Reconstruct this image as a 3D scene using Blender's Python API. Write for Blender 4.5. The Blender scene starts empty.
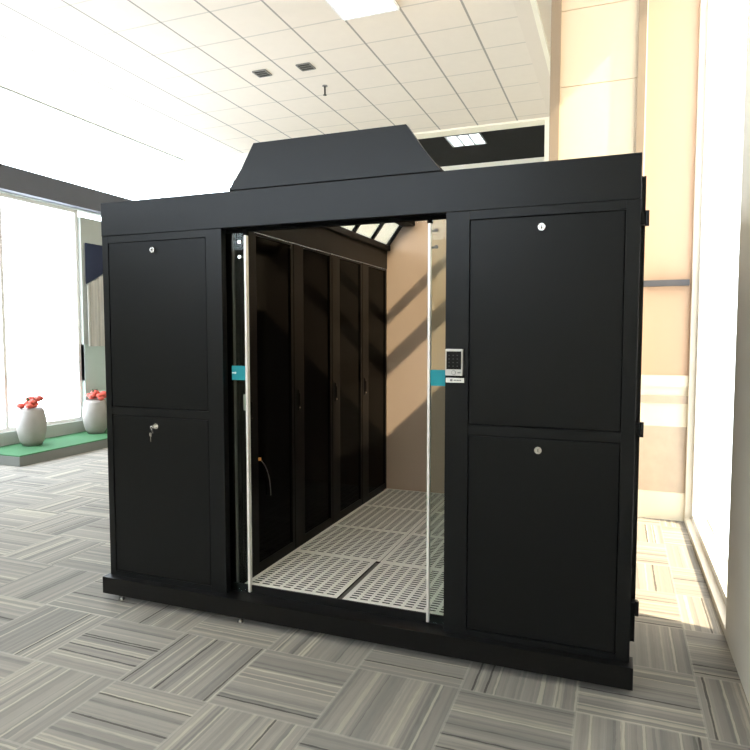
import bpy, bmesh, math, random
from mathutils import Vector, Matrix

random.seed(7)
SC = bpy.context.scene
COL = SC.collection

# ------------------------------------------------------------------ materials
def new_mat(name):
    m = bpy.data.materials.new(name)
    m.use_nodes = True
    nt = m.node_tree
    return m, nt, nt.nodes['Principled BSDF']

def setp(b, **k):
    for key, v in k.items():
        b.inputs[key.replace('_', ' ')].default_value = v

def c4(c):
    return (c[0], c[1], c[2], 1.0)

def paint(name, col, rough=0.5, metal=0.0, spec=0.5, noise=0.0, nscale=40.0, bump=0.0, bscale=300.0):
    m, nt, b = new_mat(name)
    setp(b, Base_Color=c4(col), Roughness=rough, Metallic=metal)
    b.inputs['Specular IOR Level'].default_value = spec
    tc = nt.nodes.new('ShaderNodeTexCoord')
    if noise > 0:
        n = nt.nodes.new('ShaderNodeTexNoise')
        n.inputs['Scale'].default_value = nscale
        n.inputs['Detail'].default_value = 4
        r = nt.nodes.new('ShaderNodeMixRGB')
        r.inputs[1].default_value = c4([x * (1 - noise) for x in col])
        r.inputs[2].default_value = c4([min(1, x * (1 + noise)) for x in col])
        nt.links.new(tc.outputs['Object'], n.inputs['Vector'])
        nt.links.new(n.outputs['Fac'], r.inputs[0])
        nt.links.new(r.outputs[0], b.inputs['Base Color'])
    if bump > 0:
        n2 = nt.nodes.new('ShaderNodeTexNoise')
        n2.inputs['Scale'].default_value = bscale
        bp = nt.nodes.new('ShaderNodeBump')
        bp.inputs['Strength'].default_value = bump
        bp.inputs['Distance'].default_value = 0.002
        nt.links.new(tc.outputs['Object'], n2.inputs['Vector'])
        nt.links.new(n2.outputs['Fac'], bp.inputs['Height'])
        nt.links.new(bp.outputs['Normal'], b.inputs['Normal'])
    return m

def emit(name, col, strength):
    m, nt, b = new_mat(name)
    setp(b, Base_Color=(0.8, 0.8, 0.8, 1), Roughness=0.5)
    b.inputs['Emission Color'].default_value = c4(col)
    b.inputs['Emission Strength'].default_value = strength
    return m

def thin_glass(name, tint, gloss=0.08, rough=0.0):
    m = bpy.data.materials.new(name)
    m.use_nodes = True
    nt = m.node_tree
    nt.nodes.clear()
    out = nt.nodes.new('ShaderNodeOutputMaterial')
    tr = nt.nodes.new('ShaderNodeBsdfTransparent')
    tr.inputs[0].default_value = c4(tint)
    gl = nt.nodes.new('ShaderNodeBsdfGlossy')
    gl.inputs['Color'].default_value = (0.95, 1, 0.98, 1)
    gl.inputs['Roughness'].default_value = rough
    lw = nt.nodes.new('ShaderNodeLayerWeight')
    lw.inputs['Blend'].default_value = 0.10
    ma = nt.nodes.new('ShaderNodeMath')
    ma.operation = 'MULTIPLY_ADD'
    ma.inputs[1].default_value = 0.3
    ma.inputs[2].default_value = gloss
    mx = nt.nodes.new('ShaderNodeMixShader')
    nt.links.new(lw.outputs['Fresnel'], ma.inputs[0])
    nt.links.new(ma.outputs[0], mx.inputs[0])
    nt.links.new(tr.outputs[0], mx.inputs[1])
    nt.links.new(gl.outputs[0], mx.inputs[2])
    nt.links.new(mx.outputs[0], out.inputs[0])
    return m

GX, GY = 1.2237, -0.2314       # corner of the carpet tile grid
CX, CY = 0.165, 1.98           # corner of the ceiling tile grid

def math_node(nt, op, a, b=None, c=None):
    n = nt.nodes.new('ShaderNodeMath')
    n.operation = op
    for i, v in enumerate((a, b, c)):
        if v is None:
            continue
        if isinstance(v, (int, float)):
            n.inputs[i].default_value = v
        else:
            nt.links.new(v, n.inputs[i])
    return n.outputs[0]

def carpet_mat():
    m, nt, b = new_mat('carpet_tiles')
    setp(b, Roughness=0.95)
    b.inputs['Specular IOR Level'].default_value = 0.1
    tc = nt.nodes.new('ShaderNodeTexCoord')
    sp = nt.nodes.new('ShaderNodeSeparateXYZ')
    nt.links.new(tc.outputs['Object'], sp.inputs[0])
    u = math_node(nt, 'MULTIPLY', math_node(nt, 'SUBTRACT', sp.outputs[0], GX), 2.0)
    v = math_node(nt, 'MULTIPLY', math_node(nt, 'SUBTRACT', sp.outputs[1], GY), 2.0)
    iu, iv = math_node(nt, 'FLOOR', u), math_node(nt, 'FLOOR', v)
    fu, fv = math_node(nt, 'FRACT', u), math_node(nt, 'FRACT', v)
    par = math_node(nt, 'ABSOLUTE', math_node(nt, 'MODULO', math_node(nt, 'ADD', iu, iv), 2.0))
    par = math_node(nt, 'GREATER_THAN', par, 0.5)
    def pick(a, c):                     # par ? a : c
        n = nt.nodes.new('ShaderNodeMix')
        n.data_type = 'FLOAT'
        nt.links.new(par, n.inputs[0]); nt.links.new(c, n.inputs[2]); nt.links.new(a, n.inputs[3])
        return n.outputs[0]
    t, s = pick(fv, fu), pick(fu, fv)
    tid = math_node(nt, 'ADD', math_node(nt, 'MULTIPLY', iu, 12.37), math_node(nt, 'MULTIPLY', iv, 71.93))
    def wn(x):
        n = nt.nodes.new('ShaderNodeTexWhiteNoise')
        n.noise_dimensions = '1D'
        nt.links.new(x, n.inputs['W'])
        return n.outputs['Value']
    # wobble of the yarn lines
    wob = nt.nodes.new('ShaderNodeTexNoise')
    wob.noise_dimensions = '2D'
    cmb = nt.nodes.new('ShaderNodeCombineXYZ')
    nt.links.new(math_node(nt, 'MULTIPLY', s, 6.0), cmb.inputs[0])
    nt.links.new(math_node(nt, 'ADD', math_node(nt, 'MULTIPLY', t, 40.0), tid), cmb.inputs[1])
    nt.links.new(cmb.outputs[0], wob.inputs['Vector'])
    wob.inputs['Scale'].default_value = 1.0
    wob.inputs['Detail'].default_value = 2.0
    tw = math_node(nt, 'ADD', t, math_node(nt, 'MULTIPLY', math_node(nt, 'SUBTRACT', wob.outputs['Fac'], 0.5), 0.016))
    fine = wn(math_node(nt, 'ADD', math_node(nt, 'FLOOR', math_node(nt, 'MULTIPLY', tw, 44.0)), tid))
    mid = wn(math_node(nt, 'ADD', math_node(nt, 'FLOOR', math_node(nt, 'MULTIPLY', tw, 17.0)), math_node(nt, 'MULTIPLY', tid, 1.7)))
    wide = wn(math_node(nt, 'ADD', math_node(nt, 'FLOOR', math_node(nt, 'MULTIPLY', tw, 6.0)), math_node(nt, 'MULTIPLY', tid, 2.3)))
    val = math_node(nt, 'ADD', math_node(nt, 'ADD', math_node(nt, 'MULTIPLY', fine, 0.30), math_node(nt, 'MULTIPLY', mid, 0.42)),
                    math_node(nt, 'ADD', math_node(nt, 'MULTIPLY', wide, 0.14), math_node(nt, 'MULTIPLY', wob.outputs['Fac'], 0.14)))
    ramp = nt.nodes.new('ShaderNodeValToRGB')
    e = ramp.color_ramp.elements
    e[0].position = 0.06; e[0].color = (0.13, 0.125, 0.115, 1)
    e[1].position = 0.93; e[1].color = (0.50, 0.46, 0.37, 1)
    for p, c in ((0.24, (0.225, 0.22, 0.205)), (0.5, (0.28, 0.268, 0.242)), (0.72, (0.34, 0.32, 0.28))):
        k = e.new(p); k.color = c4(c)
    nt.links.new(val, ramp.inputs[0])
    # sparse dark and pale accent yarns
    acc = wn(math_node(nt, 'ADD', math_node(nt, 'FLOOR', math_node(nt, 'MULTIPLY', tw, 52.0)), math_node(nt, 'MULTIPLY', tid, 3.1)))
    mx = nt.nodes.new('ShaderNodeMixRGB')
    nt.links.new(math_node(nt, 'MULTIPLY', math_node(nt, 'GREATER_THAN', acc, 0.976), 0.75), mx.inputs[0])
    nt.links.new(ramp.outputs[0], mx.inputs[1]); mx.inputs[2].default_value = (0.05, 0.048, 0.045, 1)
    mx2 = nt.nodes.new('ShaderNodeMixRGB')
    nt.links.new(math_node(nt, 'MULTIPLY', math_node(nt, 'LESS_THAN', acc, 0.05), 0.55), mx2.inputs[0])
    nt.links.new(mx.outputs[0], mx2.inputs[1]); mx2.inputs[2].default_value = (0.56, 0.52, 0.42, 1)
    # faint pale edge where two tiles meet
    d = math_node(nt, 'MINIMUM', math_node(nt, 'MINIMUM', fu, math_node(nt, 'SUBTRACT', 1.0, fu)),
                  math_node(nt, 'MINIMUM', fv, math_node(nt, 'SUBTRACT', 1.0, fv)))
    mx3 = nt.nodes.new('ShaderNodeMixRGB')
    nt.links.new(math_node(nt, 'MULTIPLY', math_node(nt, 'LESS_THAN', d, 0.012), 0.28), mx3.inputs[0])
    nt.links.new(mx2.outputs[0], mx3.inputs[1]); mx3.inputs[2].default_value = (0.5, 0.48, 0.42, 1)
    nt.links.new(mx3.outputs[0], b.inputs['Base Color'])
    pile = nt.nodes.new('ShaderNodeTexNoise')
    pile.inputs['Scale'].default_value = 350
    bp = nt.nodes.new('ShaderNodeBump'); bp.inputs['Strength'].default_value = 0.5; bp.inputs['Distance'].default_value = 0.004
    nt.links.new(tc.outputs['Object'], pile.inputs['Vector'])
    nt.links.new(pile.outputs['Fac'], bp.inputs['Height']); nt.links.new(bp.outputs['Normal'], b.inputs['Normal'])
    return m

def ceiling_mat():
    m, nt, b = new_mat('ceiling_tiles')
    setp(b, Roughness=0.9)
    b.inputs['Specular IOR Level'].default_value = 0.2
    tc = nt.nodes.new('ShaderNodeTexCoord')
    sp = nt.nodes.new('ShaderNodeSeparateXYZ')
    nt.links.new(tc.outputs['Object'], sp.inputs[0])
    def edge(sock, off):
        f = math_node(nt, 'FRACT', math_node(nt, 'DIVIDE', math_node(nt, 'SUBTRACT', sock, off), 0.6))
        return math_node(nt, 'MINIMUM', f, math_node(nt, 'SUBTRACT', 1.0, f))
    ex, ey = edge(sp.outputs[0], CX), edge(sp.outputs[1], CY)
    n = nt.nodes.new('ShaderNodeTexNoise'); n.inputs['Scale'].default_value = 9
    nt.links.new(tc.outputs['Object'], n.inputs['Vector'])
    base = nt.nodes.new('ShaderNodeMixRGB')
    nt.links.new(n.outputs['Fac'], base.inputs[0])
    base.inputs[1].default_value = (0.75, 0.67, 0.57, 1); base.inputs[2].default_value = (0.79, 0.71, 0.605, 1)
    m1 = nt.nodes.new('ShaderNodeMixRGB')
    nt.links.new(math_node(nt, 'MULTIPLY', math_node(nt, 'LESS_THAN', ey, 0.017), 0.45), m1.inputs[0])
    nt.links.new(base.outputs[0], m1.inputs[1]); m1.inputs[2].default_value = (0.36, 0.34, 0.30, 1)
    m2 = nt.nodes.new('ShaderNodeMixRGB')
    nt.links.new(math_node(nt, 'MULTIPLY', math_node(nt, 'LESS_THAN', ex, 0.019), 0.9), m2.inputs[0])
    nt.links.new(m1.outputs[0], m2.inputs[1]); m2.inputs[2].default_value = (0.30, 0.28, 0.24, 1)
    nt.links.new(m2.outputs[0], b.inputs['Base Color'])
    return m

def curtain_mat(name, c1, c2, sc):
    m, nt, b = new_mat(name)
    setp(b, Roughness=0.9)
    tc = nt.nodes.new('ShaderNodeTexCoord')
    w = nt.nodes.new('ShaderNodeTexWave')
    w.bands_direction = 'Y'
    w.inputs['Scale'].default_value = sc
    w.inputs['Distortion'].default_value = 1.5
    nt.links.new(tc.outputs['Object'], w.inputs['Vector'])
    mx = nt.nodes.new('ShaderNodeMixRGB')
    nt.links.new(w.outputs['Fac'], mx.inputs[0])
    mx.inputs[1].default_value = c4(c1); mx.inputs[2].default_value = c4(c2)
    nt.links.new(mx.outputs[0], b.inputs['Base Color'])
    return m

M = {
    'carpet': carpet_mat(),
    'ceil': ceiling_mat(),
    'ceil_border': paint('ceiling_border_paint', (0.74, 0.655, 0.55), 0.85, noise=0.02, nscale=5),
    'plaster': paint('cream_plaster', (0.76, 0.72, 0.62), 0.85, noise=0.03, nscale=5),
    'plaster_cool': paint('grey_plaster', (0.40, 0.43, 0.40), 0.85, noise=0.04, nscale=4),
    'teal_wall': paint('pale_teal_paint', (0.42, 0.52, 0.49), 0.8, noise=0.04, nscale=4),
    'cream_trim': paint('cream_trim_paint', (0.90, 0.84, 0.69), 0.6),
    'tan_post': paint('tan_post', (0.27, 0.215, 0.155), 0.5, noise=0.05, nscale=8),
    'panel': paint('cream_wall_panel', (0.70, 0.60, 0.46), 0.6),
    'peach': paint('peach_wall', (0.66, 0.47, 0.33), 0.8),
    'tan_dado': paint('tan_dado', (0.60, 0.50, 0.40), 0.7, noise=0.15, nscale=9),
    'black_ceil': paint('black_ceiling_paint', (0.016, 0.016, 0.015), 0.9, spec=0.1),
    'beam': paint('dark_slate_paint', (0.075, 0.08, 0.095), 0.6, noise=0.1, nscale=6),
    'powder': paint('black_powder_coat', (0.0062, 0.0067, 0.0068), 0.34, spec=0.235, bump=0.06, bscale=900),
    'panel_black': paint('black_panel_coat', (0.0060, 0.0064, 0.0063), 0.34, spec=0.205, bump=0.06, bscale=900),
    'groove': paint('black_gap', (0.004, 0.004, 0.004), 0.9, spec=0.1),
    'plinth': paint('black_plinth_coat', (0.0055, 0.0055, 0.0053), 0.34, spec=0.25),
    'rack': paint('rack_black_steel', (0.0026, 0.0023, 0.0020), 0.38, spec=0.10),
    'rack_glass': paint('smoked_black_glass', (0.0010, 0.0010, 0.0009), 0.08, spec=0.02),
    'chrome': paint('chrome', (0.85, 0.85, 0.84), 0.18, 1.0),
    'foot_steel': paint('foot_steel', (0.35, 0.35, 0.34), 0.25, 1.0),
    'silver': paint('brushed_aluminium', (0.86, 0.84, 0.80), 0.40, 0.35),
    'grey_seal': paint('grey_seal', (0.10, 0.095, 0.085), 0.4),
    'reader_silver': paint('satin_silver_plastic', (0.62, 0.61, 0.58), 0.35, 0.3),
    'screen': paint('black_screen', (0.008, 0.008, 0.008), 0.25, spec=0.25),
    'white_plate': paint('white_plastic', (0.85, 0.84, 0.78), 0.4),
    'dark_print': paint('dark_print', (0.05, 0.05, 0.05), 0.5),
    'grey_print': paint('grey_print', (0.22, 0.22, 0.22), 0.5),
    'key_print': paint('faint_key_print', (0.035, 0.035, 0.037), 0.5),
    'teal': paint('teal_film', (0.003, 0.30, 0.36), 0.35),
    'teal_mark': paint('white_mark', (0.75, 0.9, 0.9), 0.4),
    'pale_plastic': paint('pale_plastic', (0.42, 0.40, 0.37), 0.5),
    'floor_steel': paint('ivory_floor_panel', (0.85, 0.85, 0.79), 0.42, spec=0.4, noise=0.04, nscale=10),
    'void': paint('dark_void', (0.01, 0.01, 0.01), 0.9, spec=0.05),
    'end_panel': paint('cream_end_panel', (0.55, 0.43, 0.33), 0.6, noise=0.02, nscale=3),
    'door_glass': thin_glass('sliding_door_glass', (0.88, 0.925, 0.90), 0.008),
    'roof_glass': thin_glass('clear_roof_sheet', (0.985, 0.98, 0.965), 0.01),
    'window_glass': thin_glass('window_glass', (0.97, 0.98, 0.98), 0.02),
    'white_frame': paint('white_window_frame', (0.82, 0.82, 0.80), 0.5),
    'diffuser': emit('troffer_diffuser', (1.0, 0.97, 0.92), 9.0),
    'tube': emit('cool_lamp_tube', (0.86, 0.96, 1.0), 3.0),
    'louvre': paint('louvre_grey', (0.30, 0.32, 0.33), 0.3, 0.6),
    'vent': paint('vent_dark_bronze', (0.03, 0.027, 0.022), 0.6),
    'vent_frame': paint('vent_frame_grey', (0.20, 0.19, 0.17), 0.5),
    'red': paint('red_petals', (0.62, 0.10, 0.07), 0.6, noise=0.25, nscale=40),
    'leaf': paint('green_leaf', (0.03, 0.11, 0.04), 0.5, noise=0.2, nscale=30),
    'pot': paint('pale_grey_ceramic', (0.30, 0.28, 0.26), 0.5, noise=0.12, nscale=8),
    'green_mat': paint('green_baize', (0.04, 0.15, 0.06), 0.95, noise=0.1, nscale=60),
    'platform': paint('grey_platform', (0.17, 0.18, 0.165), 0.7),
    'navy': paint('navy_cloth', (0.014, 0.022, 0.055), 0.9, noise=0.1, nscale=12),
    'curtain': curtain_mat('pale_grey_curtain', (0.50, 0.49, 0.45), (0.42, 0.42, 0.39), 7.0),
    'cable': paint('grey_cable', (0.10, 0.10, 0.095), 0.5),
    'orange': paint('orange_plug', (0.75, 0.35, 0.08), 0.5),
}

for k_ in ('powder', 'panel_black'):
    M[k_].node_tree.nodes['Principled BSDF'].inputs['Specular Tint'].default_value = (0.95, 0.985, 1.0, 1)

# ------------------------------------------------------------------ mesh helpers
def bx(bm, x0, x1, y0, y1, z0, z1, bev=0.0):
    r = bmesh.ops.create_cube(bm, size=1.0)
    vs = r['verts']
    for v in vs:
        v.co = Vector(((x0 + x1) / 2 + v.co.x * (x1 - x0), (y0 + y1) / 2 + v.co.y * (y1 - y0), (z0 + z1) / 2 + v.co.z * (z1 - z0)))
    if bev > 0:
        es = list({e for v in vs for e in v.link_edges})
        bmesh.ops.bevel(bm, geom=es, offset=bev, segments=2, profile=0.7, affect='EDGES')
    return vs

def box(*a, **k):
    bm = bmesh.new(); bx(bm, *a, **k); return bm

def cyl(bm, p, axis, r, h, seg=24, r2=None):
    res = bmesh.ops.create_cone(bm, cap_ends=True, segments=seg, radius1=r, radius2=r if r2 is None else r2, depth=h)
    q = Vector((0, 0, 1)).rotation_difference(Vector(axis))
    for v in res['verts']:
        v.co = q @ v.co + Vector(p)
    return res['verts']

def prism_xz(bm, pts, y0, y1):
    a = [bm.verts.new((x, y0, z)) for x, z in pts]
    b = [bm.verts.new((x, y1, z)) for x, z in pts]
    n = len(pts)
    bm.faces.new(a); bm.faces.new(b[::-1])
    for i in range(n):
        j = (i + 1) % n
        bm.faces.new((a[i], b[i], b[j], a[j]))
    bmesh.ops.recalc_face_normals(bm, faces=bm.faces)

def tube(bm, pts, r, seg=8):
    rings = []
    pts = [Vector(p) for p in pts]
    for i, p in enumerate(pts):
        t = (pts[min(i + 1, len(pts) - 1)] - pts[max(i - 1, 0)]).normalized()
        up = Vector((0, 0, 1)) if abs(t.z) < 0.9 else Vector((1, 0, 0))
        s = t.cross(up).normalized(); u = s.cross(t)
        rings.append([bm.verts.new(p + r * (math.cos(2 * math.pi * k / seg) * s + math.sin(2 * math.pi * k / seg) * u)) for k in range(seg)])
    for a, b in zip(rings, rings[1:]):
        for k in range(seg):
            bm.faces.new((a[k], a[(k + 1) % seg], b[(k + 1) % seg], b[k]))
    bm.faces.new(rings[0][::-1]); bm.faces.new(rings[-1])
    bmesh.ops.recalc_face_normals(bm, faces=bm.faces)

def lathe(bm, prof, cx, cy, z0, seg=28):
    rings = [[bm.verts.new((cx + r * math.cos(2 * math.pi * k / seg), cy + r * math.sin(2 * math.pi * k / seg), z0 + z)) for k in range(seg)] for r, z in prof]
    for a, b in zip(rings, rings[1:]):
        for k in range(seg):
            bm.faces.new((a[k], a[(k + 1) % seg], b[(k + 1) % seg], b[k]))
    bm.faces.new(rings[0][::-1]); bm.faces.new(rings[-1])
    bmesh.ops.recalc_face_normals(bm, faces=bm.faces)

def world_loc(o):
    p = Vector((0, 0, 0))
    while o is not None:
        p += o.location; o = o.parent
    return p

def obj(name, bm, mat, parent=None, loc=None, smooth=False, label=None):
    """one mesh object; the bmesh is in world coordinates"""
    me = bpy.data.meshes.new(name)
    base = Vector(loc) if loc is not None else (world_loc(parent) if parent is not None else Vector((0, 0, 0)))
    bmesh.ops.translate(bm, verts=bm.verts, vec=-base)
    bm.to_mesh(me); bm.free()
    me.materials.append(M[mat])
    if smooth:
        for p in me.polygons:
            p.use_smooth = True
    o = bpy.data.objects.new(name, me); COL.objects.link(o)
    if parent is not None:
        o.parent = parent
        if loc is not None:
            o.location = base - world_loc(parent)
    elif loc is not None:
        o.location = base
    if label:
        o['label'] = label
    return o

def thing(name, label, cat, loc=(0, 0, 0), group=None):
    o = bpy.data.objects.new(name, None); COL.objects.link(o)
    o.empty_display_size = 0.1
    o.location = loc; o['label'] = label; o['category'] = cat
    if group:
        o['group'] = group
    return o

def tag(o, label, cat, group=None):
    o['label'] = label; o['category'] = cat
    if group:
        o['group'] = group
    return o

def struct(name, bm, mat, label=None, cat='wall'):
    o = obj(name, bm, mat)
    o['kind'] = 'structure'
    if label:
        o['label'] = label; o['category'] = cat
    return o

def dup(root, loc, label, group=None):
    r = root.copy(); COL.objects.link(r); r.location = loc; r['label'] = label
    if group:
        r['group'] = group
    for ch in list(root.children):
        c = ch.copy(); COL.objects.link(c); c.parent = r
        for g in list(ch.children):
            d = g.copy(); COL.objects.link(d); d.parent = c
    return r

# ------------------------------------------------------------------ the room
XL, XR, YB, YF, H = -4.7, 3.42, -7.0, 9.1, 4.82
YC = 3.0                # clad wall that stands behind the right part of the enclosure
XC = 2.245

struct('floor', box(XL - .2, XR + .2, YB - .2, YF + .2, -0.12, 0.0), 'carpet',
       'carpet of quarter-turned striped grey and beige tiles', 'carpet floor')

bm = box(XL - .2, 1.83, YB - .2, 6.95, H, H + 0.12)
struct('ceiling', bm, 'ceil', 'high suspended ceiling of cream square tiles in a dark grid', 'ceiling')
struct('ceiling.001', box(1.83, XR + .2, YB - .2, 6.95, H - 0.004, H + 0.12), 'ceil_border',
       'plain cream ceiling border right of the tile grid', 'ceiling')
struct('trim_1', box(2.0, 2.05, YB, 6.95, H - 0.05, H - 0.004), 'cream_trim', 'narrow cream moulding along the right ceiling edge', 'trim')
struct('trim_2', box(XL - .2, 1.86, 6.95, 7.2, H - 0.03, H + 0.12), 'cream_trim', 'cream strip between the tiled and the black ceiling', 'trim')
struct('ceiling.002', box(-1.3, 1.95, 7.2, YF + .2, H, H + 0.12), 'black_ceil', 'black painted ceiling beyond the cream strip', 'ceiling')
struct('ceiling.003', box(1.95, XR + .2, 7.2, YF + .2, H - 0.006, H + 0.12), 'cream_trim', 'cream ceiling edge beside the black ceiling', 'ceiling')
struct('ceiling.004', box(XL - .2, -1.3, 7.2, YF + .2, H - 0.006, H + 0.12), 'cream_trim')
struct('trim_9', box(1.765, 1.86, 6.96, 7.19, 0, H - 0.031), 'cream_trim', 'slim cream jamb at the right end of the black ceiling', 'jamb')

struct('wall_back', box(XL - .2, XR + .2, YF, YF + .15, 0, H), 'cream_trim', 'far cream wall under the black ceiling', 'wall')
bm = bmesh.new()
bx(bm, XL - .2, -4.4, YB - .15, YB, 0, H); bx(bm, 1.4, XR + .2, YB - .15, YB, 0, H)
bx(bm, -4.4, 1.4, YB - .15, YB, 0, 3.1); bx(bm, -4.4, 1.4, YB - .15, YB, 4.7, H)
struct('wall_front', bm, 'plaster')

# left wall: clerestory above the dark beam, added tall window near the camera, slit window under the beam
bm = bmesh.new()
W = XL - 0.16
bx(bm, W, XL, YB, YF, 4.80, H)                        # head
bx(bm, W, XL, YB, YF, 3.46, 3.80)                     # beam backing
bx(bm, W, XL, YB, 0.6, 0, 3.46)
bx(bm, W, XL, 0.6, 4.45, 0, 0.30)
bx(bm, W, XL, 4.45, YF, 0.9, 3.36)
struct('wall_left', bm, 'plaster_cool')
struct('wall_left.001', box(W, XL + 0.004, 4.45, YF, 0, 1.45), 'teal_wall', 'pale teal lower part of the left wall', 'wall')
struct('trim_3', box(XL - .01, XL + 0.14, YB, YF, 3.47, 3.78), 'beam', 'dark slate beam running along the left wall', 'beam')

def window(name, label, x0, x1, ys, zs, nm, pane_x, t=0.05):
    """glazing in a wall of constant x: frame with nm mullions, one pane"""
    y0, y1 = ys; z0, z1 = zs
    fr = bmesh.new()
    bx(fr, x0, x1, y0, y1, z0, z0 + t); bx(fr, x0, x1, y0, y1, z1 - t, z1)
    for k in range(nm + 2):
        y = y0 + (y1 - y0) * k / (nm + 1)
        a = min(max(y - t / 2, y0), y1 - t)
        bx(fr, x0, x1, a, a + t, z0 + t, z1 - t)
    o = struct(name, fr, 'white_frame', label, 'window')
    p = box(pane_x - .003, pane_x + .003, y0 + .01, y1 - .01, z0 + .01, z1 - .01)
    g = obj('window_pane', p, 'window_glass', o)
    return o

window('window_1', 'long clerestory window above the dark beam on the left wall', XL - .12, XL - .06, (YB, YF), (3.80, 4.80), 1, XL - .09, 0.008)
window('window_2_added', 'added tall bright window low in the left wall', XL - .12, XL - .06, (0.6, 4.45), (0.30, 3.46), 2, XL - .09)  # invented window, added to fill the left side with white daylight
window('window_3', 'thin strip window under the dark beam', XL - .12, XL - .06, (4.45, YF), (3.36, 3.46), 1, XL - .09, 0.008)

# right wall with tall glazing beside the enclosure
WR0, WR1 = 0.75, 2.93
bm = bmesh.new()
bx(bm, XR, XR + .16, YB, WR0, 0, H); bx(bm, XR, XR + .16, WR1, YF, 0, H)
bx(bm, XR, XR + .16, WR0, WR1, 0, 0.04); bx(bm, XR, XR + .16, WR0, WR1, 4.78, H)
struct('wall_right', bm, 'plaster')
window('window_4', 'full height window in the right wall beside the enclosure', XR + .05, XR + .11, (WR0, WR1), (0.04, 4.78), 0, XR + .08)
o = bmesh.new()  # added window behind the camera, set high to brighten the black header
t = .05
bx(o, -4.4, 1.4, YB - .11, YB - .05, 3.1, 3.1 + t); bx(o, -4.4, 1.4, YB - .11, YB - .05, 4.7 - t, 4.7)
for k in range(5):
    x = -4.4 + k * (5.8 - t) / 4
    bx(o, x, x + t, YB - .11, YB - .05, 3.1 + t, 4.7 - t)
w5 = struct('window_5_added', o, 'white_frame', 'added unseen high window opposite the enclosure, for the sheen on its header', 'window')
obj('window_pane', box(-4.39, 1.39, YB - .083, YB - .077, 3.11, 4.69), 'window_glass', w5)

# clad wall behind the right part: tan posts, cream panels, peach side
struct('wall_right.001', box(XC, XR, YC + .02, YC + .3, 0, H), 'plaster')
struct('wall_right.002', box(XC, XC + .1, YC + .3, YF, 0, H), 'plaster')
for k, (a, b) in enumerate(((XC, XC + .083), (2.957, 3.022))):
    struct('trim_%d' % (4 + k), box(a, b, YC - .05, YC + .02, 0, H, bev=.004), 'tan_post',
           ('tan vertical post left of the bright cream wall panels', 'tan vertical post right of the bright cream wall panels')[k], 'post')
bm = bmesh.new()
for z0, z1 in ((0.0, 1.9), (1.904, 3.075), (3.079, 3.768), (3.773, 4.418), (4.423, H)):
    bx(bm, XC + .083, 2.957, YC - .005, YC + .02, z0, z1)
struct('wall_right.003', bm, 'panel', 'tall cream wall panels between two tan posts', 'wall panel')
struct('trim_6', box(3.022, 3.032, YC - .03, YC + .02, 0, H), 'cream_trim')
struct('wall_right.004', box(3.032, XR, YC - .004, YC + .02, 1.25, H), 'peach', 'peach wall right of the tan post', 'wall')
struct('wall_right.005', box(3.032, XR, YC - .004, YC + .02, .81, 1.01), 'cream_trim')
struct('trim_7', box(3.032, XR, YC - .03, YC + .02, 1.155, 1.25), 'cream_trim', 'cream ledge on the peach wall', 'ledge')
struct('wall_right.006', box(3.032, XR, YC - .004, YC + .02, 1.075, 1.155), 'cream_trim')
struct('trim_8', box(3.032, XR, YC - .02, YC + .02, 1.01, 1.075), 'tan_dado', 'thin tan rail under the cream ledge', 'rail')
struct('wall_right.007', box(3.032, XR, YC - .004, YC + .02, .24, .81), 'tan_dado', 'tan dado of the wall right of the enclosure', 'wall')
struct('baseboard_right', box(3.032, XR, YC - .02, YC + .02, 0, .24), 'cream_trim')
r = thing('handrail', 'dark horizontal rail on the peach wall beside the enclosure', 'rail', (3.22, YC, 2.03))
bm = bmesh.new(); bx(bm, 3.04, XR - .02, YC - .09, YC - .045, 2.003, 2.055, bev=.006)
obj('rail', bm, 'beam', r)
for x in (3.12, 3.32):
    obj('bracket', box(x, x + .03, YC - .045, YC - .004, 2.015, 2.045), 'beam', r)

# ------------------------------------------------------------------ ceiling fittings
def troffer(loc, label, group):
    x, y = loc
    t = thing('ceiling_light', label, 'ceiling light', (x, y, H), group)
    f = bmesh.new()
    a = .295
    for s in (-1, 1):
        bx(f, x - a, x + a, y + s * a - .012, y + s * a + .012, H - .022, H)
        bx(f, x + s * a - .012, x + s * a + .012, y - a + .012, y + a - .012, H - .022, H)
    obj('frame', f, 'white_frame', t)
    obj('diffuser', box(x - a + .012, x + a - .012, y - a + .012, y + a - .012, H - .014, H - .004), 'diffuser', t)
    return t

G1 = 'square ceiling light panels'
seen = troffer((.465, 2.88), 'bright square light panel at the upper edge of the tiled ceiling', G1)
for i, (x, y) in enumerate([(-1.935, .48), (.465, .48), (-1.935, -1.92), (.465, -1.92), (-1.935, -4.32), (.465, -4.32)]):  # added panels out of view, there to light the room
    lab = 'added square light panel in the tiled ceiling nearer the camera, out of frame'
    dup(seen, (x, y, H), lab, G1)

t = thing('louvre_light', 'three tube louvre light set in the black ceiling', 'ceiling light', (.44, 7.55, H))
f = bmesh.new()
for s in (-1, 1):
    bx(f, .15, .73, 7.55 + s * .29 - .01, 7.55 + s * .29 + .01, H - .03, H)
    bx(f, .44 + s * .28 - .01, .44 + s * .28 + .01, 7.27, 7.83, H - .03, H)
obj('frame', f, 'louvre', t)
for k in range(3):
    xx = .44 + (k - 1) * .185
    bm = bmesh.new(); bx(bm, xx - .072, xx + .072, 7.28, 7.82, H - .024, H - .004, bev=.008)
    obj('lamp_tube', bm, 'tube', t)
for k in range(2):
    xx = .44 + (k - .5) * .185
    obj('louvre_blade', box(xx - .012, xx + .012, 7.27, 7.83, H - .03, H - .002), 'louvre', t)

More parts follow.
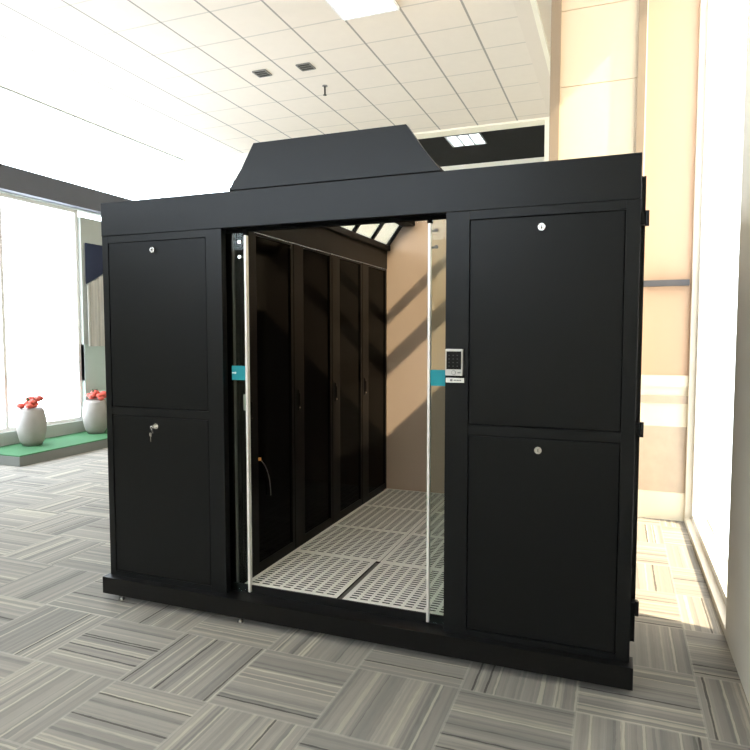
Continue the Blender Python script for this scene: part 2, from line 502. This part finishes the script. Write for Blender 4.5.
def vent(x, y, label):
    t = thing('ceiling_vent', label, 'ceiling vent', (x, y, H), 'small square ceiling vents')
    f = bmesh.new(); a = .085
    for s in (-1, 1):
        bx(f, x - a, x + a, y + s * a - .008, y + s * a + .008, H - .012, H)
        bx(f, x + s * a - .008, x + s * a + .008, y - a, y + a, H - .012, H)
    obj('frame', f, 'vent_frame', t)
    obj('grille', box(x - a + .008, x + a - .008, y - a + .008, y + a - .008, H - .006, H), 'vent', t)
    for k in range(2):
        yy = y - a + .057 + k * .057
        obj('slat', box(x - a + .008, x + a - .008, yy - .004, yy + .004, H - .011, H - .006), 'vent_frame', t)
vent(-1.32, 4.06, 'small dark square ceiling vent farther left, nearer the glare')
vent(-.73, 4.08, 'small dark square ceiling vent nearer the bright light panel')
t = thing('sprinkler', 'small sprinkler head hanging from the tiled ceiling behind the vents', 'sprinkler', (-.77, 4.7, H))
bm = bmesh.new(); cyl(bm, (-.77, 4.7, H - .004), (0, 0, 1), .035, .008); obj('ceiling_plate', bm, 'vent_frame', t)
bm = bmesh.new(); cyl(bm, (-.77, 4.7, H - .06), (0, 0, 1), .012, .11, 12); obj('stem', bm, 'vent', t)
bm = bmesh.new(); cyl(bm, (-.77, 4.7, H - .118), (0, 0, 1), .024, .006, 16); obj('deflector', bm, 'vent', t)

# ------------------------------------------------------------------ far left: platform, pots, curtain, banner
t = thing('platform', 'low grey platform with a green top along the left wall', 'platform', (-4.28, 5.5, 0))
obj('deck', box(XL + .005, -3.88, 2.6, 8.6, 0, .115), 'platform', t)
obj('mat', box(XL + .005, -3.89, 2.61, 8.59, .115, .13), 'green_mat', t)
def pot(x, y, label):
    t = thing('flower_pot', label, 'flower pot', (x, y, .13), 'flower pots on the green platform')
    bm = bmesh.new()
    lathe(bm, [(.11, 0), (.15, .06), (.178, .2), (.18, .34), (.155, .46), (.13, .5), (.12, .49)], x, y, .13)
    obj('pot', bm, 'pot', t, smooth=True)
    bm = bmesh.new()
    rnd = random.Random(int(y * 100))
    for k in range(16):
        a = rnd.uniform(0, 6.28); r = rnd.uniform(0, .13); z = .68 + rnd.uniform(-.03, .07)
        q = Matrix.Translation((x + r * math.cos(a), y + r * math.sin(a), z))
        bmesh.ops.create_icosphere(bm, subdivisions=2, radius=rnd.uniform(.04, .062), matrix=q @ Matrix.Diagonal((1, 1, .7, 1)))
    obj('blooms', bm, 'red', t, smooth=True)
    bm = bmesh.new()
    for k in range(14):
        a = k * 2.4; l = rnd.uniform(.1, .2); e = rnd.uniform(.3, 1.25)
        p0 = Vector((x, y, .66)); d = Vector((math.cos(a) * math.cos(e), math.sin(a) * math.cos(e), math.sin(e)))
        s = Vector((-math.sin(a), math.cos(a), 0)) * .022
        v = [bm.verts.new(p) for p in (p0, p0 + d * l * .5 + s + Vector((0, 0, .01)), p0 + d * l, p0 + d * l * .5 - s + Vector((0, 0, .01)))]
        bm.faces.new(v)
    obj('leaves', bm, 'leaf', t)
pot(-4.42, 4.36, 'pale grey pot of red flowers beside the left edge of the enclosure')
pot(-4.42, 3.25, 'pale grey pot of red flowers on the platform, nearest the camera')

bm = bmesh.new()
def sheet(bm, ys, zf0, zf1, xb, amp, wl, th):
    n = 80
    rows = []
    for i in range(n + 1):
        y = ys[0] + (ys[1] - ys[0]) * i / n
        x = xb + amp * math.sin(y / wl * 2 * math.pi)
        rows.append([bm.verts.new(p) for p in ((x, y, zf0(y)), (x, y, zf1(y)), (x + th, y, zf1(y)), (x + th, y, zf0(y)))])
    for a, b in zip(rows, rows[1:]):
        for k in range(4):
            bm.faces.new((a[k], a[(k + 1) % 4], b[(k + 1) % 4], b[k]))
    bm.faces.new(rows[0]); bm.faces.new(rows[-1][::-1])
    bmesh.ops.recalc_face_normals(bm, faces=bm.faces)
sheet(bm, (4.5, 6.4), lambda y: 1.42, lambda y: 2.345 + .54 * ((y - 4.5) % 1.0), XL + .035, .018, .16, .008)
tag(obj('curtain', bm, 'curtain', loc=(XL + .035, 5.4, 1.42)), 'pale grey pleated curtain hanging on the left wall under the navy banner', 'curtain')
bm = bmesh.new()
sheet(bm, (4.5, 6.4), lambda y: 2.36 + .54 * ((y - 4.5) % 1.0), lambda y: 2.98, XL + .022, .006, .5, .006)
tag(obj('banner', bm, 'navy', loc=(XL + .022, 5.4, 2.4)), 'navy cloth banner with a slanting lower edge high on the left wall', 'banner')

# ------------------------------------------------------------------ the enclosure
EW, EH, ED = 2.934, 2.365, 2.46
AX0, AX1 = 0.90, 2.10          # aisle
enc = thing('aisle_enclosure', 'large black steel aisle enclosure with open glass doors and trapezoid roof hood', 'server enclosure', (EW / 2, 0, 0))

def part(name, bm, mat, parent=enc, **k):
    return obj(name, bm, mat, parent, **k)

# plinth and feet
bm = bmesh.new()
bx(bm, -.018, EW + .016, -.05, .06, .04, .14, bev=.003)
part('plinth', bm, 'plinth')
bm = bmesh.new()
bx(bm, -.02, .04, .06, ED, .04, .14); bx(bm, EW - .04, EW + .0, .06, ED, .04, .14); bx(bm, .04, EW - .04, ED - .04, ED, .04, .14)
part('base_frame', bm, 'plinth')
for x, y in ((.09, -.012), (.925, -.012), (1.98, .2), (2.85, .2), (.09, 2.3), (2.85, 2.3)):
    bm = bmesh.new()
    cyl(bm, (x, y, .006), (0, 0, 1), .018, .012, 20, .014)
    cyl(bm, (x, y, .026), (0, 0, 1), .008, .03, 12)
    cyl(bm, (x, y, .027), (0, 0, 1), .015, .008, 6)
    part('levelling_foot', bm, 'foot_steel', smooth=False, label='chrome levelling foot')

# header and posts
bm = bmesh.new(); bx(bm, 0, EW, -.004, .08, 2.172, EH, bev=.003)
part('header', bm, 'powder')
PO = {'lo': (0, .042), 'li': (.727, .828), 'ri': (2.084, 2.197), 'ro': (2.876, EW)}
for a, b in PO.values():
    bm = bmesh.new(); bx(bm, a, b, 0, .045, .14, 2.1719, bev=.0015)
    part('post', bm, 'powder')
for x0, x1 in ((.042, .727), (2.197, 2.876)):
    for z0, z1 in ((2.132, 2.1715), (1.122, 1.168), (.14, .168)):
        part('cross_rail', box(x0, x1, .001, .0119, z0, z1), 'powder')
    part('backing_sheet', box(x0, x1, .012, .034, .14, 2.1715), 'groove')
locks = []
for x0, x1, lx, key in ((.042, .727, .372, True), (2.197, 2.876, 2.525, False)):
    for z0, z1, lz in ((1.168, 2.132, 2.077), (.168, 1.122, 1.068)):
        bm = bmesh.new(); g = .005
        bx(bm, x0 + g, x1 - g, .0030, .0119, z0 + g, z1 - g, bev=.002)
        p = part('upper_panel' if z0 > 1 else 'lower_panel', bm, 'panel_black')
        bm = bmesh.new()
        cyl(bm, (lx, -.004, lz), (0, 1, 0), .0165, .016, 28, .0185)
        lk = obj('lock', bm, 'chrome', p, label='round chrome cam lock')
        bm = bmesh.new()
        bx(bm, lx - .0018, lx + .0018, -.0135, -.0123, lz - .007, lz + .007)
        if not (key and z0 < 1):
            obj('keyhole', bm, 'groove', p)
        else:
            bm.free()
            bm = bmesh.new()
            bx(bm, lx - .002, lx + .002, -.034, -.012, lz - .006, lz + .006)
            cyl(bm, (lx - .003, -.037, lz - .004), (1, 0, 0), .014, .004, 20)
            tube(bm, [(lx - .003 + .004 * math.sin(a), -.04 - .006 * math.cos(a), lz - .022 + .016 * math.cos(a)) for a in [k * math.pi / 8 for k in range(17)]], .0013, 6)
            bx(bm, lx - .014, lx - .010, -.043, -.039, lz - .085, lz - .034)
            bx(bm, lx - .02, lx - .006, -.043, -.0395, lz - .055, lz - .034, bev=.001)
            obj('key', bm, 'chrome', p, label='small key hanging from the lock')

# right side: skin plate and hinges
part('side_panel', box(EW - .01, EW + .021, .085, ED - .03, .20, 2.285), 'powder')
for z in (2.095, 1.18, .375):
    bm = bmesh.new(); bx(bm, EW, EW + .032, .035, .085, z - .025, z + .025, bev=.004)
    cyl(bm, (EW + .026, .04, z), (0, 0, 1), .009, .066, 14)
    part('hinge', bm, 'powder')
part('side_panel', box(-.0, .012, .085, ED - .03, .14, 2.30), 'powder')

# jamb seals beside the opening and door track
part('jamb_seal', box(.838, .850, .088, .098, .15, 2.165), 'grey_seal')
part('jamb_seal', box(2.108, 2.12, .088, .098, .15, 2.165), 'grey_seal')
bm = bmesh.new(); bx(bm, .3, 2.62, .046, .08, 2.155, 2.1715); part('door_track', bm, 'groove')

# sliding doors: glass leaf, bright edge rail, teal sticker
def leaf(x0, x1, rx, side):
    bm = box(x0, x1, .050, .060, .150, 2.150)
    d = part('sliding_door', bm, 'door_glass', label='frameless glass sliding door leaf, pushed %s' % side)
    r = bmesh.new(); bx(r, rx - .0065, rx + .0065, .042, .068, .150, 2.135, bev=.002)
    obj('edge_rail', r, 'silver', d, label='bright aluminium edge rail')
    for z in (2.10, 2.02):
        hx = rx - .035 if side == 'left' else rx + .035
        bm = bmesh.new(); cyl(bm, (hx, .046, z), (0, 1, 0), .009, .008, 16); bx(bm, min(hx, rx), max(hx, rx), .061, .066, z - .005, z + .005)
        obj('clamp', bm, 'chrome' if side == 'left' else 'grey_seal', d)
    sx0, sx1 = (.853, rx - .0065) if side == 'left' else (rx + .0065, 2.30)
    obj('sticker', box(sx0, sx1, .0488, .0499, 1.345, 1.424), 'teal', d, label='teal safety sticker on the glass')
    if side == 'left':
        bm = bmesh.new()
        bx(bm, .854, .868, .0480, .0487, 1.381, 1.3885); cyl(bm, (.875, .0484, 1.3845), (0, 1, 0), .0065, .0008, 16)
        obj('sticker_print', bm, 'teal_mark', d, label='small white print on the teal sticker')
        bm = bmesh.new(); bx(bm, rx - .034, rx - .010, .0605, .084, 1.175, 1.265, bev=.004)
        obj('pull_handle', bm, 'pale_plastic', d, label='small pale pull handle behind the glass')
    bm = box(rx - .012, rx + .012, .045, .066, 2.1355, 2.158)
    obj('roller_hanger', bm, 'groove', d)
    return d
leaf(.235, .9565, .950, 'left')
leaf(1.983, 2.70, 1.9895, 'right')

# hood and roof
bm = bmesh.new()
cx = 1.4675
prism_xz(bm, [(cx - .588, EH + .006), (cx + .588, EH + .006), (cx + .506, 2.474), (cx + .415, 2.603), (cx - .43, 2.603), (cx - .508, 2.474)], .0, .02)
part('roof_hood', bm, 'powder')
part('hood_seal', box(cx - .585, cx + .585, .021, .03, EH - .001, EH + .02), 'groove')
part('hood_foot', box(cx - .585, cx + .585, .004, .02, EH - .001, EH + .005), 'groove')
for s, p in ((1, [(.59, EH), (.506, 2.474), (.415, 2.603)]), (-1, [(.59, EH), (.508, 2.474), (.43, 2.603)])):
    bm = bmesh.new()      # return flange of the hood
    for (a0, z0), (a1, z1) in zip(p, p[1:]):
        prism_xz(bm, [(cx + s * a0, z0), (cx + s * a1, z1), (cx + s * (a1 - .006), z1), (cx + s * (a0 - .006), z0)], .02, .05)
    part('hood_flange', bm, 'powder')
RZ = 2.575
bm = bmesh.new()
for x0, x1 in ((1.04, 1.16), (1.76, 1.84)):
    bx(bm, x0, x1, .05, ED, RZ - .02, RZ + .02)
part('ridge_beam', bm, 'rack')
obj('eave_beam', box(.86, .93, .08, ED, 2.345, 2.39), 'rack', enc)
obj('eave_beam', box(2.035, 2.125, .5, ED, 2.352, 2.455), 'rack', enc)  # unseen right beam, raised and set back to shape its shadow band
ys = [.45, .85, 1.25, 1.65, 2.05, 2.44]
def bar(pa, pb, y, w=.03):
    bm = bmesh.new()
    (xa, za), (xb, zb) = pa, pb
    d = Vector((xb - xa, 0, zb - za)).normalized(); n = Vector((-d.z, 0, d.x)) * .012
    prism_xz(bm, [(xa + n.x, za + n.z), (xb + n.x, zb + n.z), (xb - n.x, zb - n.z), (xa - n.x, za - n.z)], y - w / 2, y + w / 2)
    part('glazing_bar', bm, 'rack')
for y in ys:
    bar((.90, 2.372), (1.05, RZ), y - .005)
    bar((2.02, 2.37), (1.84, RZ), y - .005)
def pane(pa, pb):
    bm = bmesh.new()
    (xa, za), (xb, zb) = pa, pb
    prism_xz(bm, [(xa, za), (xb, zb), (xb, zb + .004), (xa, za + .004)], .05, ED - .005)
    part('roof_glazing', bm, 'roof_glass')
pane((.895, 2.375), (1.055, RZ + .01)); pane((1.84, RZ + .01), (2.02, 2.37)); pane((1.16, RZ + .012), (1.77, RZ + .012))
part('fascia', box(.885, .899, .10, ED, 2.185, 2.345), 'rack')

# end panel of the aisle
bm = bmesh.new()
prism_xz(bm, [(.86, .15), (2.14, .15), (2.14, 2.36), (1.89, RZ + .02), (1.04, RZ + .02), (.86, 2.36)], ED + .002, ED + .03)
part('end_panel', bm, 'end_panel', label='cream panel closing the far end of the aisle')
# unseen stand-in for the right rack row, height set to shape the sun shadow
part('side_housing', box(2.145, EW - .012, .10, ED, .15, 1.83), 'rack')
part('floor_pan', box(.05, EW - .05, .065, ED - .045, .045, .145), 'void')
part('threshold_step', box(.83, 2.14, .0605, .068, .14, .185), 'plinth')

# ------------------------------------------------------------------ server racks, left row
RY0, RW = .105, .588
def rack():
    y0, y1 = RY0, RY0 + RW - .004
    t = thing('server_rack', 'black server rack nearest the doorway in the left row', 'server rack', (.46, y0, .146), 'server racks in the left row')
    bm = bmesh.new(); bx(bm, .02, .872, y0, y1, .146, 2.182, bev=.003)
    obj('body', bm, 'rack', t)
    d = bmesh.new()
    # door frame: wide stile on the near side, thin on the far side
    bx(d, .873, .899, y0 + .003, y0 + .135, .19, 2.18); bx(d, .873, .899, y1 - .035, y1 - .003, .19, 2.18)
    bx(d, .873, .899, y0 + .135, y1 - .035, 2.165, 2.18); bx(d, .873, .899, y0 + .135, y1 - .035, .19, .24)
    dr = obj('door', d, 'rack', t)
    obj('door_glass', box(.878, .889, y0 + .135, y1 - .035, .24, 2.165), 'rack_glass', dr, label='smoked black glass')
    h = bmesh.new(); bx(h, .899, .906, y0 + .04, y0 + .065, 1.10, 1.24, bev=.003); bx(h, .906, .914, y0 + .046, y0 + .059, 1.13, 1.215, bev=.003)
    obj('handle', h, 'rack', dr)
    k = bmesh.new(); cyl(k, (.908, y0 + .0525, 1.118), (1, 0, 0), .006, .006, 14)
    obj('lock', k, 'chrome', dr)
    return t
rk = rack()
RL = ['second black server rack from the doorway in the left row', 'third black server rack from the doorway in the left row',
      'black server rack at the far end of the left row, against the cream end panel']
for i in range(3):
    dup(rk, (.46, RY0 + RW * (i + 1), .146), RL[i], 'server racks in the left row')

# patch cable with an orange plug hanging on the first rack door
t = thing('patch_cable', 'thin grey cable with an orange plug on the first rack door', 'cable', (.908, .25, .87))
bm = bmesh.new()
pts = [(.9035, .25 + .12 * math.sin(a * .5) , .866 - .245 * a / math.pi + .03 * math.sin(a)) for a in [k * math.pi / 14 for k in range(15)]]
tube(bm, pts, .003, 8); obj('lead', bm, 'cable', t, smooth=True)
bm = bmesh.new(); bx(bm, .8995, .911, .236, .252, .858, .876, bev=.002); obj('plug', bm, 'orange', t)

# ------------------------------------------------------------------ perforated floor panels
S, FY0, FZ = .6, .069, .186
def floor_panel(label, x0, nx, wx):
    y0 = FY0
    t = thing('floor_panel', label, 'floor panel', (x0, y0, .146), 'perforated floor panels of the aisle')
    ny = 19
    w, wx_ = S - .004, wx - .004
    mx_, my = .018, .022
    px, py = (wx_ - 2 * mx_) / nx, (w - 2 * my) / ny
    xs = [0, mx_]
    for k in range(nx):
        a = mx_ + k * px
        xs += [a + px * .15, a + px * .85]
    xs += [wx_ - mx_, wx_]
    yv = [0, my]
    for k in range(ny):
        a = my + k * py
        yv += [a + py * .22, a + py * .78]
    yv += [w - my, w]
    xs = sorted(set(round(v, 5) for v in xs)); yv = sorted(set(round(v, 5) for v in yv))
    hx = {round(mx_ + k * px + px * .15, 5) for k in range(nx)}; hy = {round(my + k * py + py * .22, 5) for k in range(ny)}
    bm = bmesh.new()
    top = [[bm.verts.new((x0 + .002 + x, y0 + .002 + y, FZ)) for y in yv] for x in xs]
    for i in range(len(xs) - 1):
        for j in range(len(yv) - 1):
            if xs[i] in hx and yv[j] in hy:
                continue
            bm.faces.new((top[i][j], top[i + 1][j], top[i + 1][j + 1], top[i][j + 1]))
    ex = bmesh.ops.extrude_face_region(bm, geom=bm.faces[:])
    for v in ex['geom']:
        if isinstance(v, bmesh.types.BMVert):
            v.co.z -= .0015
    bmesh.ops.recalc_face_normals(bm, faces=bm.faces)
    obj('perforated_plate', bm, 'floor_steel', t)
    f = bmesh.new()
    bx(f, x0 + .004, x0 + .03, y0 + .004, y0 + S - .004, .147, .179); bx(f, x0 + wx - .03, x0 + wx - .004, y0 + .004, y0 + S - .004, .147, .179)
    bx(f, x0 + .03, x0 + wx - .03, y0 + .004, y0 + .024, .147, .179); bx(f, x0 + .03, x0 + wx - .03, y0 + S - .024, y0 + S - .004, .147, .179)
    obj('support_frame', f, 'void', t)
    return t
FL = [['perforated ivory floor panel just inside the doorway, left of the dark gap', 'perforated ivory floor panel just inside the doorway, right of the dark gap'],
      ['perforated floor panel in the second row from the doorway, beside the left racks', 'perforated floor panel in the second row from the doorway, on the right'],
      ['perforated floor panel in the third row from the doorway, beside the left racks', 'perforated floor panel in the third row from the doorway, on the right'],
      ['perforated floor panel in the farthest row, beside the last left rack', 'perforated floor panel in the farthest row, on the right against the cream end panel']]
floor_panel(FL[0][0], AX0 + .001, 8, .577)
fp = floor_panel(FL[0][1], 1.507, 9, .6)
for r_ in range(1, 4):
    for c_ in range(2):
        dup(fp, (AX0 + .001 + c_ * (S + .001), FY0 + r_ * (S - .003), .146), FL[r_][c_])
part('seam_strip', box(1.4785, 1.5065, FY0 + .001, FY0 + .59, .1455, .178), 'grey_seal')

# ------------------------------------------------------------------ card reader and plate on the right door post
rd = thing('access_reader', 'silver access keypad with a black screen on the black post right of the doorway', 'keypad', (2.131, 0, 1.465))
bm = bmesh.new(); bx(bm, 2.0895, 2.173, -.022, -.0005, 1.402, 1.528, bev=.004)
obj('housing', bm, 'reader_silver', rd)
obj('screen', box(2.096, 2.167, -.0235, -.0222, 1.432, 1.517), 'screen', rd)
bm = bmesh.new()
for i in range(3):
    for j in range(4):
        bx(bm, 2.106 + i * .02, 2.1115 + i * .02, -.0242, -.0236, 1.445 + j * .017, 1.4495 + j * .017)
obj('keypad_marks', bm, 'key_print', rd)
bm = bmesh.new(); cyl(bm, (2.131, -.0235, 1.4165), (0, 1, 0), .0105, .003, 24); obj('button', bm, 'grey_print', rd)
bm = bmesh.new(); cyl(bm, (2.131, -.0255, 1.4165), (0, 1, 0), .0085, .002, 24); obj('button_cap', bm, 'reader_silver', rd)
obj('printed_mark', box(2.15, 2.165, -.0232, -.0222, 1.414, 1.419), 'grey_print', rd)
pl = thing('name_plate', 'small white plate with dark print under the access keypad', 'plate', (2.133, 0, 1.378))
bm = bmesh.new(); bx(bm, 2.0885, 2.178, -.006, -.0005, 1.3675, 1.3905, bev=.0015)
obj('plate', bm, 'white_plate', pl)
bm = bmesh.new()
bx(bm, 2.110, 2.122, -.0068, -.0062, 1.374, 1.384)
for k in range(5):
    bx(bm, 2.128 + k * .0075, 2.1335 + k * .0075, -.0068, -.0062, 1.376, 1.382)
obj('plate_print', bm, 'grey_print', pl)

# ------------------------------------------------------------------ light
wd = bpy.data.worlds.new('daylight'); SC.world = wd; wd.use_nodes = True
wn_ = wd.node_tree
bg = wn_.nodes['Background']
# hazy sky: cool on the left, warm towards the low sun on the right
tcw = wn_.nodes.new('ShaderNodeTexCoord')
sx_ = wn_.nodes.new('ShaderNodeSeparateXYZ'); wn_.links.new(tcw.outputs['Generated'], sx_.inputs[0])
mr = wn_.nodes.new('ShaderNodeMapRange'); mr.inputs[1].default_value = -0.3; mr.inputs[2].default_value = 0.7
wn_.links.new(sx_.outputs[0], mr.inputs[0])
mxw = wn_.nodes.new('ShaderNodeMixRGB'); wn_.links.new(mr.outputs[0], mxw.inputs[0])
mxw.inputs[1].default_value = (0.83, 0.90, 1.0, 1); mxw.inputs[2].default_value = (0.36, 0.29, 0.20, 1)
wn_.links.new(mxw.outputs[0], bg.inputs[0])
bg.inputs[1].default_value = 12.0

sun = bpy.data.lights.new('sun', 'SUN'); sun.energy = 15.0; sun.color = (1.0, 0.80, 0.55); sun.angle = .03
so = bpy.data.objects.new('sun', sun); COL.objects.link(so)
so.rotation_euler = Vector((-1, .2, -.93)).to_track_quat('-Z', 'Y').to_euler()

# ------------------------------------------------------------------ camera (solved from the photograph)
F, PITCH, YAW, ROLL = 634.199, -0.0632, -0.3654, -0.0002
cam = bpy.data.cameras.new('camera'); cam.sensor_fit = 'HORIZONTAL'; cam.sensor_width = 36.0
cam.lens = F * 36.0 / 750.0; cam.clip_start = .05; cam.clip_end = 100
co = bpy.data.objects.new('camera', cam); COL.objects.link(co)
cp, sp_, cy_, sy_ = math.cos(PITCH), math.sin(PITCH), math.cos(YAW), math.sin(YAW)
fwd = Vector((sy_ * cp, cy_ * cp, sp_)); right = Vector((cy_, -sy_, 0)); up = right.cross(fwd)
mw = Matrix((right, up, -fwd)).transposed().to_4x4()
mw.translation = Vector((2.8551, -2.9571, 1.595))
co.matrix_world = mw
SC.camera = co

SC.view_settings.view_transform = 'Standard'
SC.view_settings.look = 'None'
SC.view_settings.exposure = 0.0
SC.view_settings.gamma = 1.0
SC.view_settings.use_curve_mapping = False
SC.cycles.use_denoising = True
SC.cycles.max_bounces = 10
SC.cycles.diffuse_bounces = 5
SC.cycles.transparent_max_bounces = 16
